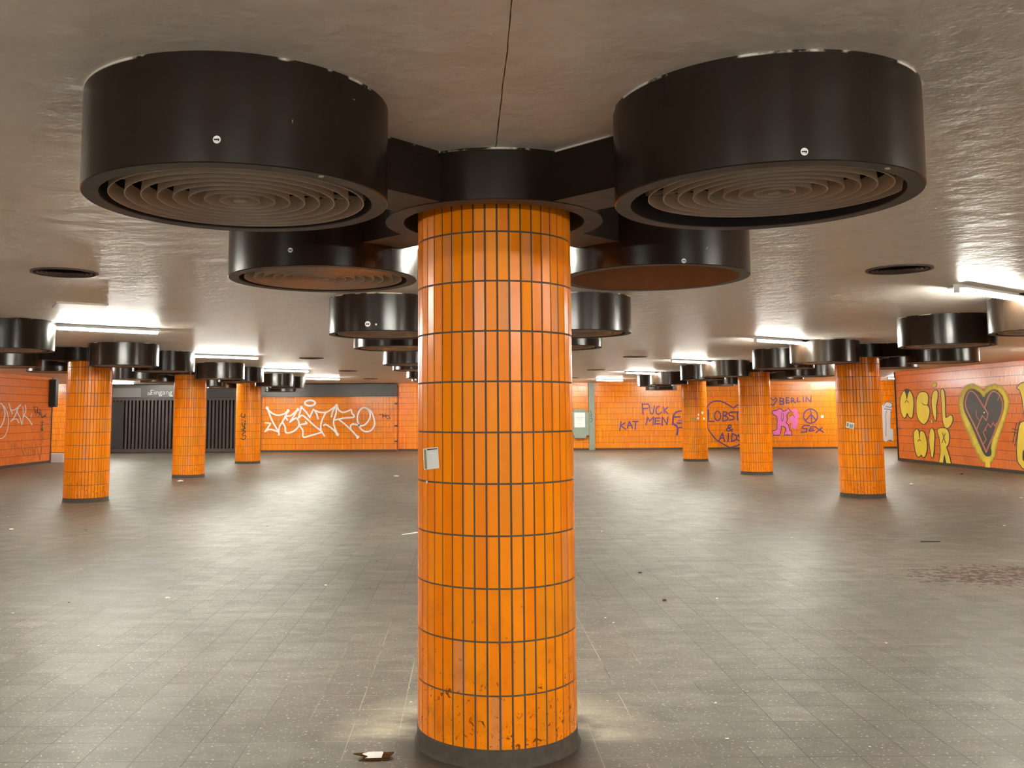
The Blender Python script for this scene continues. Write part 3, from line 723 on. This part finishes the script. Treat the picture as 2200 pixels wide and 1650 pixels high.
# --- tags on the left wall
SL = surf_plane(0, XL)
g = Marks(SL, (0, 780), 6.873)
for st, w_ in (([(-60,590),(0,598),(30,610),(60,680),(72,760),(50,860),(10,940),(-40,960)], 18), ([(55,630),(100,720),(122,830),(115,950),(80,1060),(30,1110),(-30,1115)], 12),
  ([(130,600),(150,660),(180,750)], 14), ([(150,690),(215,690),(300,620)], 18), ([(270,650),(215,790),(160,860)], 18), ([(160,850),(240,825),(278,885)], 14), ([(240,700),(290,800),(320,905)], 14), ([(335,640),(340,760),(322,900)], 11), ([(372,620),(380,700),(345,800)], 14), ([(350,770),(420,830),(470,910)], 16), ([(465,745),(455,800)], 8)):
    g.stroke(st, w_)
g.done('graffiti_lettering', [M['p_wgrey']], w_left, 'white spray tag ZVK')
g = Marks(SL, (0, 780), 6.873)
for st in ([(500,640),(520,740),(540,690),(570,760),(590,680)], [(515,650),(560,660),(530,780)], [(560,720),(600,760),(640,800),(690,745)], [(600,700),(620,810),(660,770),(680,800)], [(590,760),(560,800)], [(620,850),(618,1000)], [(598,885),(650,880)], [(590,1000),(640,955)], [(600,955),(640,1000)], [(600,930),(640,905)]): g.stroke(st, 9)
g.done('graffiti_scrawl', [M['p_black']], w_left, 'black marker scrawl')
g = Marks(SL, (0, 780), 6.873)
for st in ([(120,1140),(155,1210),(215,1240)], [(190,1140),(160,1290),(100,1385)], [(215,1160),(215,1280)], [(300,1170),(250,1160),(230,1200),(290,1280),(240,1330)], [(330,1160),(300,1290)], [(310,1240),(350,1370)], [(360,1200),(350,1360)], [(360,1200),(400,1200),(395,1250),(360,1270)], [(365,1270),(415,1400)],
  [(440,1210),(410,1310),(440,1370),(480,1350)], [(415,1290),(470,1270)], [(470,1190),(510,1380)], [(510,1380),(530,1175)], [(530,1175),(590,1430)], [(590,1430),(612,1230)], [(620,1060),(600,1150),(640,1090),(610,1190),(575,1205)], [(720,800),(750,790),(745,840),(715,840),(700,880),(740,980),(765,940)]): g.stroke(st, 6)
g.done('graffiti_scrawl', [M['p_faint']], w_left, 'thin brown marker tag XISKREW')

# --- column stickers and tags
def cyl_marks(key, org, sc, r=RC): return Marks(surf_cyl(key[0]*SPX, key[1]*SPY, r + .0015), org, sc)
def grid_patch(g, quad, off, mi=0, n=8):
    """patch of surface inside a quad given in picture units"""
    g.off += .0001; V = []
    for j in range(n+1):
        row = []
        for i in range(n+1):
            a, b = i/n, j/n
            x = (1-b)*((1-a)*quad[0][0] + a*quad[1][0]) + b*((1-a)*quad[3][0] + a*quad[2][0])
            y = (1-b)*((1-a)*quad[0][1] + a*quad[1][1]) + b*((1-a)*quad[3][1] + a*quad[2][1])
            row.append(g.bm.verts.new(g.P((x, y), off + g.off)))
        V.append(row)
    for j in range(n):
        for i in range(n): g.bm.faces.new((V[j][i], V[j][i+1], V[j+1][i+1], V[j+1][i])).material_index = mi
g = cyl_marks((0,0), (860, 900), 5.5)
grid_patch(g, [(268,352),(446,332),(462,582),(283,603)], 0.0005, 0)
grid_patch(g, [(318,356),(438,344),(440,358),(320,372)], 0.001, 1)
grid_patch(g, [(280,365),(306,362),(318,592),(292,594)], 0.001, 2)
g.done('sticker', [M['paper'], M['ink'], M['olive']], cols[(0,0)], 'white paper sticker with an olive print')
g = cyl_marks((0,0), (860, 900), 5.5); g.disc(320, 745, 12, 18, .003); g.done('gum_blob', [M['p_wgrey']], cols[(0,0)], 'beige blob of chewing gum')
g = cyl_marks((1,2), (1620, 820), 10)
grid_patch(g, [(1990,855),(2162,895),(2142,1022),(1970,980)], .001, 0); grid_patch(g, [(2055,905),(2135,925),(2122,1005),(2045,985)], .002, 1); grid_patch(g, [(2000,885),(2035,893),(2028,965),(1993,958)], .002, 2)
g.done('sticker', [M['paper'], plain('grey_print', (.3,.32,.34), .7), M['olive']], cols[(1,2)], 'small tilted white sticker')
g = cyl_marks((1,3), (1420, 820), 9.165); g.stroke([(1560,800),(1790,808)], 24, .002); g.done('paint_dash', [plain('grey_blue_paint', (.22,.26,.36), .5)], cols[(1,3)], 'grey-blue dash of paint')
for x, y, r_ in ((1602, 578, 18),):
    g = cyl_marks((1,3), (1420, 820), 9.165); g.disc(x, y, r_*.8, r_*1.4, .002); g.done('sticker', [M['p_salmon']], cols[(1,3)], 'small pale oval sticker')
for x, y, rx, ry, mt in ((737,652,17,22,'paper'), (728,722,19,22,'paper'), (815,612,26,28,'p_wgrey'), (845,725,18,24,'paper'), (640,738,46,30,'olive')):
    g = cyl_marks((1,4), (1420, 820), 9.165); g.disc(x, y, rx, ry, .002); g.done('sticker', [M[mt]], cols[(1,4)], 'small round sticker' if mt != 'olive' else 'yellow-green sticker')
g = cyl_marks((-1,4), (0, 650), 3.6667)
for st in ([(1905,870),(1900,895),(1925,905),(1930,880)], [(1905,925),(1935,935)], [(1935,935),(1905,950)], [(1905,962),(1935,955)], [(1910,970),(1932,990),(1905,1000)], [(1905,1010),(1935,1015),(1905,1040)], [(1910,1050),(1938,1050),(1925,1078),(1900,1072)], [(1930,950),(1920,1010)]): g.stroke(st, 6, .002)
g.done('graffiti_scrawl', [M['p_black']], cols[(-1,4)], 'black vertical marker scrawl')
# round white badges stuck on the drums
def badge(px, py, key, idx, r_px, ry=None, mark=True):
    cx, cy = key[0]*SPX + DRUMS[idx][0], key[1]*SPY + DRUMS[idx][1]
    g = Marks(surf_cyl(cx, cy, RD + .001), (px, py), 1.0); g.disc(0, 0, r_px, ry or r_px, .0015, 0, 20)
    if mark:
        g.stroke([(-r_px*.55, r_px*.05), (r_px*.5, -r_px*.02)], r_px*.38, .004, mi=1, smooth=False); g.stroke([(r_px*.35, 0), (r_px*.45, r_px*.4)], r_px*.24, .005, mi=1, smooth=False)
    dl = [d for d in ducts[key].children if d.name.startswith('drum')][idx]
    g.done('sticker', [M['paper'], M['ink']], dl, 'round white sticker with a dark smudge')
badge(466, 300, (0,0), 0, 8.5); badge(1728, 326, (0,0), 1, 8.3); badge(624, 537.5, (0,0), 2, 5.2); badge(1469, 560.5, (0,0), 3, 5.2)
badge(790, 696, (0,1), 0, 6.0, mark=True); badge(808, 697, (0,1), 0, 2.2, mark=False)
for px, py, idx in ((690, 378, 0), (1907, 361, 1)):
    g = Marks(surf_plane(2, HB), (px, py), 1.0)
    g.surf = (lambda a, b: (on(2, HB, a, b), Vector((0, 0, -1)))); g.disc(0, 0, 6.5, 2.6, .002)
    g.done('sticker', [M['paper']], dlist[idx], 'small white oval sticker on the rim')

# ------------------------------------------------------------------ notice case and pole on the back wall
xa, xb = bx(1226, 35.1), bx(1264.5, 35.1); zc0, zc1 = .52, 1.79
nc = empty('notice_case', ((xa+xb)/2, YBACKWALL - .002, 0), label='grey-green wall cabinet with rounded corners and a white notice', cat='cabinet')
bm = bmesh.new(); hw = (xb-xa)/2
v = box(bm, -hw, hw, -.20, 0, zc0, zc1)
bmesh.ops.bevel(bm, geom=[e for e in bm.edges if abs(e.verts[0].co.y - e.verts[1].co.y) > .1], offset=.13, segments=6, affect='EDGES')
mk('housing', bm, M['greygreen'], nc)
bm = bmesh.new(); px0 = bx(1234, 35) - nc.location.x; px1 = bx(1257, 35) - nc.location.x
box(bm, px0, px1, -.207, -.2005, on(1, 35, 1245, 918).z, on(1, 35, 1245, 886.5).z)
po = mk('notice', bm, M['paper'], nc, label='white printed notice')
bm = bmesh.new(); zt = on(1, 35, 1245, 889).z
for k in range(11):
    ww = (px1-px0)*(.62 if k not in (3, 6) else .85)*random.uniform(.6, 1); zz = zt - k*.052
    box(bm, (px0+px1)/2 - ww/2, (px0+px1)/2 + ww/2, -.2095, -.2075, zz - (.010 if k not in (3, 4) else .022), zz)
mk('notice_print', bm, plain('faded_print', (.35,.36,.36), .8), po)
xp0, xp1 = bx(1264.8, 35.1), bx(1277, 35.1)
sp = empty('steel_post', ((xp0+xp1)/2, YBACKWALL - .09, 0), label='grey-green steel post against the back wall beside the cabinet', cat='post')
bm = bmesh.new(); hw = (xp1-xp0)/2; box(bm, -hw, hw, -.09, .085, 0.0, H - .005); bmesh.ops.bevel(bm, geom=bm.edges[:], offset=.008, segments=1, affect='EDGES'); mk('post', bm, M['greygreen'], sp)
g = Marks(surf_plane(1, YBACKWALL - .18), (1220, 820), 8.46)
for st in ([(405,530),(425,545),(410,570)], [(395,600),(440,590),(420,640)], [(400,680),(430,660),(445,700),(410,740)], [(400,640),(415,620)]): g.stroke(st, 8)
g.done('marker_scrawl', [M['ink']], sp, 'black marker scrawl')

# ------------------------------------------------------------------ ceiling vents
def vent_mesh():
    bm = bmesh.new(); lathe(bm, [(.285, 0), (.285, -.012), (.262, -.014), (.258, 0)], 48)
    for k in range(6):
        r = .235 - k*.037; lathe(bm, [(r, -.011), (r - .016, -.001)], 40)
    lathe(bm, [(.26, -.001), (.0001, -.001)], 40, [1]); return bm
v0 = mk('ceiling_vent', vent_mesh(), [M['vent'], M['dark_inside']], smooth=True)
first = True
VL = {(-1,0): 'nearest round brown ceiling vent on the left', (1,0): 'nearest round brown ceiling vent on the right', (-1,2): 'second round ceiling vent visible on the left', (1,2): 'second round ceiling vent visible on the right',
      (-1,3): 'third round ceiling vent visible on the left', (1,3): 'third round ceiling vent visible on the right', (-1,4): 'farthest round ceiling vent on the left', (1,4): 'farthest round ceiling vent on the right'}
for (s, k), lb in VL.items():
    o = v0 if first else v0.copy()
    if not first: COL.objects.link(o)
    first = False
    o.location = (s*3.78, 3.24 + SPY*k, H - .0005); tag(o, lb, 'vent', 'round ceiling vents')

# ------------------------------------------------------------------ fluorescent lights
def lamp_parts():
    L = 1.46; e = empty('ceiling_light', (0, 0, 0), cat='light')
    bm = bmesh.new(); box(bm, -L/2, L/2, -.03, .03, -.030, 0)
    for sg in (-1, 1): box(bm, -L/2, L/2, min(sg*.03, sg*.088), max(sg*.03, sg*.088), -.043, -.030)  # side wings added to keep tube light off the nearby ceiling
    mk('batten', bm, M['white'], e)
    bm = bmesh.new(); cyl_between(bm, (-L/2 + .035, 0, -.058), (L/2 - .035, 0, -.058), .022, 12); mk('tube', bm, M['tube'], e)
    for s in (-1, 1):
        bm = bmesh.new(); x = s*(L/2 - .018); box(bm, x - .017, x + .017, -.026, .026, -.084, -.028); mk('lamp_holder', bm, M['white'], e)
    return e
lamp0 = lamp_parts(); LT = []
for k in (-1, 0, 1, 2, 3, 4, 5):
    if k < 5: LT.append(((-6.0, SPY*k + 1.46), (-4.80, SPY*k + 2.32), 'L', k))
    LT.append(((4.84, SPY*k - 2.24), (6.04, SPY*k - 1.38), 'R', k))
for k in (0, 1, 2, 3, 4): LT.append(((-.62, 1.66 + SPY*k), (.76, 1.66 + SPY*k), 'C', k))  # tubes past the first are unseen, added for more light in the hall
LT += [((-.45, -7.6), (.95, -7.6), 'C', -1), ((-3.6, -6.8), (-2.2, -6.8), 'C', -2), ((2.8, -6.8), (4.2, -6.8), 'C', -3)]  # last two are added behind the viewer to lift the ceiling
LT += [((-14.9, 31.2), (-13.6, 31.7), 'F', 0), ((15.9, 33.2), (17.2, 33.6), 'F', 1), ((16.0, 29.8), (17.3, 30.4), 'F', 2), ((-19.3, 30.5), (-18.0, 31.0), 'F', 3)]
for sd in (-1, 1):
    for k, (x, y) in enumerate(((9.70, 18.1), (9.45, 25.6), (12.4, 13.9), (12.3, 8.2), (12.2, 2.0))):
        LT.append(((sd*x - .6, y - .42), (sd*x + .6, y + .42), 'O' + 'L_R'[sd + 1], k))  # unseen tubes added to brighten the side walls
LT += [((sd*8.83 - .7, 31.1), (sd*8.83 + .7, 31.1), 'O' + 'L_R'[sd + 1], 5) for sd in (-1, 1)]  # extra tubes out of sight, added to light the back wall
LT += [((-.7, 33.0), (.7, 33.0), 'C', 5), ((2.2, 31.6), (3.5, 31.6), 'C', 6)]  # two more hidden tubes added for a brighter back wall
NEAR = ['', 'nearest', 'second', 'third', 'fourth', 'fifth and farthest']
used = False
for a, b, s, k in LT:
    if k < 1 and s in 'LR' : lb = 'lit tube light outside the %s of the picture, %s row' % ('left' if s == 'L' else 'right', 'front' if k == 0 else 'rearmost')
    elif s in 'LR': lb = '%s lit fluorescent tube under the ceiling along the %s side' % (NEAR[k], 'left' if s == 'L' else 'right')
    elif s[0] == 'O': lb = 'added lit tube by the %s wall, %s' % ('left' if s == 'OL' else 'right', ['hidden behind the nearest column on that side', 'hidden behind the second column on that side', 'outside the picture, farthest of three', 'outside the picture, middle of three', 'outside the picture, beside the viewer', 'hidden behind the third column on that side'][k])
    elif s == 'C': lb = 'lit tube light glowing behind the head of the foreground column' if k == 0 else (['', 'lit tube light straight behind the viewer', 'added lit tube behind and left of the viewer', 'added lit tube behind and right of the viewer'][-k] if k < 0 else 'added lit tube hidden behind the %s column of the middle row' % ['', 'second', 'third', 'fourth', 'fifth', 'last', 'back wall side'][k])
    else: lb = ['lit tube above the gate sign', 'lit tube behind the nearest right column', 'lit tube beyond the end of the right wall', 'lit tube in the left recess beyond the wall end'][k]
    o = copy_tree(lamp0) if used else lamp0; used = True
    o.location = ((a[0]+b[0])/2, (a[1]+b[1])/2, H); o.rotation_euler.z = math.atan2(b[1]-a[1], b[0]-a[0])
    tag(o, lb, 'light', 'fluorescent ceiling lights')

# ------------------------------------------------------------------ litter
random.seed(5)
def crumpled(name, px, py, size, mat, label, cat, group=None, flat=.45, seed=0):
    rnd = random.Random(seed); bm = bmesh.new(); bmesh.ops.create_icosphere(bm, subdivisions=2, radius=1)
    for v in bm.verts:
        f = rnd.uniform(.62, 1.15); v.co = Vector((v.co.x*size*f*1.25, v.co.y*size*f, max(v.co.z, -.75)*size*flat*f))
    z = min(v.co.z for v in bm.verts)
    for v in bm.verts: v.co.z -= z
    bmesh.ops.rotate(bm, verts=bm.verts, matrix=Matrix.Rotation(rnd.uniform(0, 3), 3, 'Z'))
    o = mk(name, bm, mat, label=label, cat=cat, group=group); p = floor_at(px, py); o.location = (p.x, p.y, 0.0005); return o
GP = 'bits of litter on the floor'
for i, (px, py, s, mt, lb) in enumerate((
  (700, 1258, .014, 'paper', 'white paper crumb alone on the floor left of the foreground column'),
  (359, 1286, .020, 'paper', 'torn white scrap lying left, midway down the floor'),
  (24, 1138.5, .030, 'paper', 'torn white scrap by the left edge of the floor'),
  (212, 1389, .011, 'paper', 'small white crumb on a tile joint at lower left'),
  (173, 1224, .013, 'paper', 'thin pale scrap on the left floor, behind the black crumb'),
  (27, 1318, .010, 'paper', 'small flat pale scrap near the left edge'),
  (382, 1127, .010, 'paper', 'tiny white crumb right of the nearest left column'),
  (18, 1111, .015, 'paper', 'tiny white crumb at far left near the wall'),
  (148, 1295, .010, 'crumb', 'small black crumb on the left floor'),
  (184, 1139, .014, 'crumb', 'small black crumb in front of the nearest left column'),
  (575, 1131, .010, 'crumb', 'small black speck on the bright part of the left floor'),
  (810, 1206, .010, 'crumb', 'upper black speck left of the foreground column'),
  (795, 1264, .007, 'crumb', 'lower tiny black speck left of the foreground column'),
  (1375, 1231, .018, 'crumb', 'black leaf-like scrap right of the foreground column, the farther of two'),
  (1428, 1290, .018, 'crumb', 'curled black scrap right of the foreground column, the nearer of two'),
  (1301, 1328, .009, 'paper', 'white crumb close to the right of the foreground column'),
  (1318, 1338, .009, 'paper', 'pale crumb just in front of another by the foreground column'),
  (1702, 1156, .014, 'p_yellow', 'small yellow scrap on the right floor'),
  (1539, 1051, .020, 'p_yellow', 'small yellow scrap near the second right column'),
  (1293, 1142, .014, 'paper', 'flat white scrap just right of the foreground column'),
  (1540, 1286, .010, 'paper', 'tiny white scrap at a joint on the right floor'),
  (1904, 1382, .008, 'paper', 'tiny white crumb beside the pale streak at lower right'),
  (1562, 1588, .008, 'paper', 'tiny white crumb in the lower right foreground'),
  (1537, 1511, .008, 'paper', 'pale flake in the right foreground'),
  (1869, 1605, .005, 'paper', 'white crumb nearest the bottom right corner'),
  (1958, 1041, .045, 'paper', 'white crumpled scrap right of the nearest right column'),
  (2194, 1071, .034, 'paper', 'white crumpled scrap at the right edge of the floor'),
  (2156, 1053, .018, 'paper', 'tiny white crumb near the right wall'),
  (2158, 1130, .020, 'paper', 'flat white flake on the right floor'),
  (2066, 1019, .040, 'crumb', 'dark scrap close to the foot of the right wall'),
  (388, 1035, .065, 'paper', 'crumpled white tissue at the foot of the second left column'),
  (406, 1300-200, .008, 'crumb', 'tiny dark crumb between the left columns'),
  (883, 1509, .008, 'paper', 'cream crumb left of the foreground column foot'),
  (852, 1024, .060, 'paper', 'pale flat scrap far behind, left of the foreground column'))):
    crumpled({'paper': 'paper_scrap', 'crumb': 'dark_crumb', 'p_yellow': 'yellow_scrap'}[mt], px, py, s, M[mt], lb, 'litter', GP, seed=i, flat=.35)
# dark twig on the right floor
bm = bmesh.new(); a, b = floor_at(1978, 1164.5), floor_at(2022, 1165); q = [a + (b-a)*t_ + Vector((0, random.uniform(-.02, .02), .007)) for t_ in (0, .3, .6, 1)]
for u_, v_ in zip(q, q[1:]): cyl_between(bm, u_, v_, .006, 6)
mk('dark_twig', bm, M['crumb'], label='thin dark twig lying on the right floor', cat='twig')
# thin pale strips flat on the floor
def strip(name, p, q, w_, h_, mat, label, cat):
    a, b = floor_at(*p), floor_at(*q); d = (b-a).normalized(); n = Vector((-d.y, d.x, 0))*w_
    bm = bmesh.new(); vs = []
    for z in (0.0004, h_):
        for c in (a - n*.35, b - n, b + n, a + n*.35): vs.append(bm.verts.new((c.x, c.y, z)))
    for f in ((0,1,2,3),(4,5,6,7),(0,1,5,4),(1,2,6,5),(2,3,7,6),(3,0,4,7)): bm.faces.new([vs[i] for i in f])
    return mk(name, bm, mat, label=label, cat=cat)
strip('white_strip', (864, 1149), (903, 1143), .030, .004, M['paper'], 'flat white strip partly behind the foreground column', 'paper strip')  # white strip, narrower at one end
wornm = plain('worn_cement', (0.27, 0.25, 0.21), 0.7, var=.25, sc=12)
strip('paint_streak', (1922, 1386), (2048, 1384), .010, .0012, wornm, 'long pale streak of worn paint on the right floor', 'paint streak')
# broken bottle piece with its label, in the foreground
bp = floor_at(808, 1629)
bt = empty('bottle_shard', (bp.x, bp.y, 0.0), rz=0.06, label='brown glass bottle shard with a white paper label lying in the foreground', cat='bottle shard')
def shell(x0f, x1f, a0, a1, r, th, nx=10, na=12, mat=None, name='', jag=.006, seed=1):
    rnd = random.Random(seed); bm = bmesh.new(); R_ = [[], []]
    for l_, rr in enumerate((r, r - th)):
        for j in range(na+1):
            t_ = j/na; an = a0 + (a1-a0)*t_; xa_ = x0f(t_); xb_ = x1f(t_); row = []
            for i in range(nx+1): row.append((xa_ + (xb_-xa_)*i/nx, rr*math.sin(an), rr*math.cos(an)))
            R_[l_].append(row)
    zmin = min(p[2] for l_ in R_ for row in l_ for p in row)
    V = [[[bm.verts.new((p[0], p[1], p[2] - zmin + .0015)) for p in row] for row in l_] for l_ in R_]
    for j in range(na):
        for i in range(nx):
            bm.faces.new((V[0][j][i], V[0][j][i+1], V[0][j+1][i+1], V[0][j+1][i])); bm.faces.new((V[1][j][i], V[1][j+1][i], V[1][j+1][i+1], V[1][j][i+1]))
        for i in (0, nx): bm.faces.new((V[0][j][i], V[0][j+1][i], V[1][j+1][i], V[1][j][i]))
    for i in range(nx):
        for j in (0, na): bm.faces.new((V[0][j][i], V[0][j][i+1], V[1][j][i+1], V[1][j][i]))
    return mk(name, bm, mat, bt, smooth=True)
shell(lambda t_: -.070 + .022*math.sin(t_*9), lambda t_: .074 - .05*abs(t_-.55) , -.95, .95, .033, .003, mat=M['glass'], name='glass_body')
lab_ = shell(lambda t_: -.044 + .012*math.sin(t_*14), lambda t_: .030 - .018*abs(t_-.4), -.75, .80, .0345, .0006, mat=M['paper'], name='paper_label'); lab_.location.z = .0065; bt.scale = (1.2, 1.5, 1.5)
bpy.context.view_layer.update()
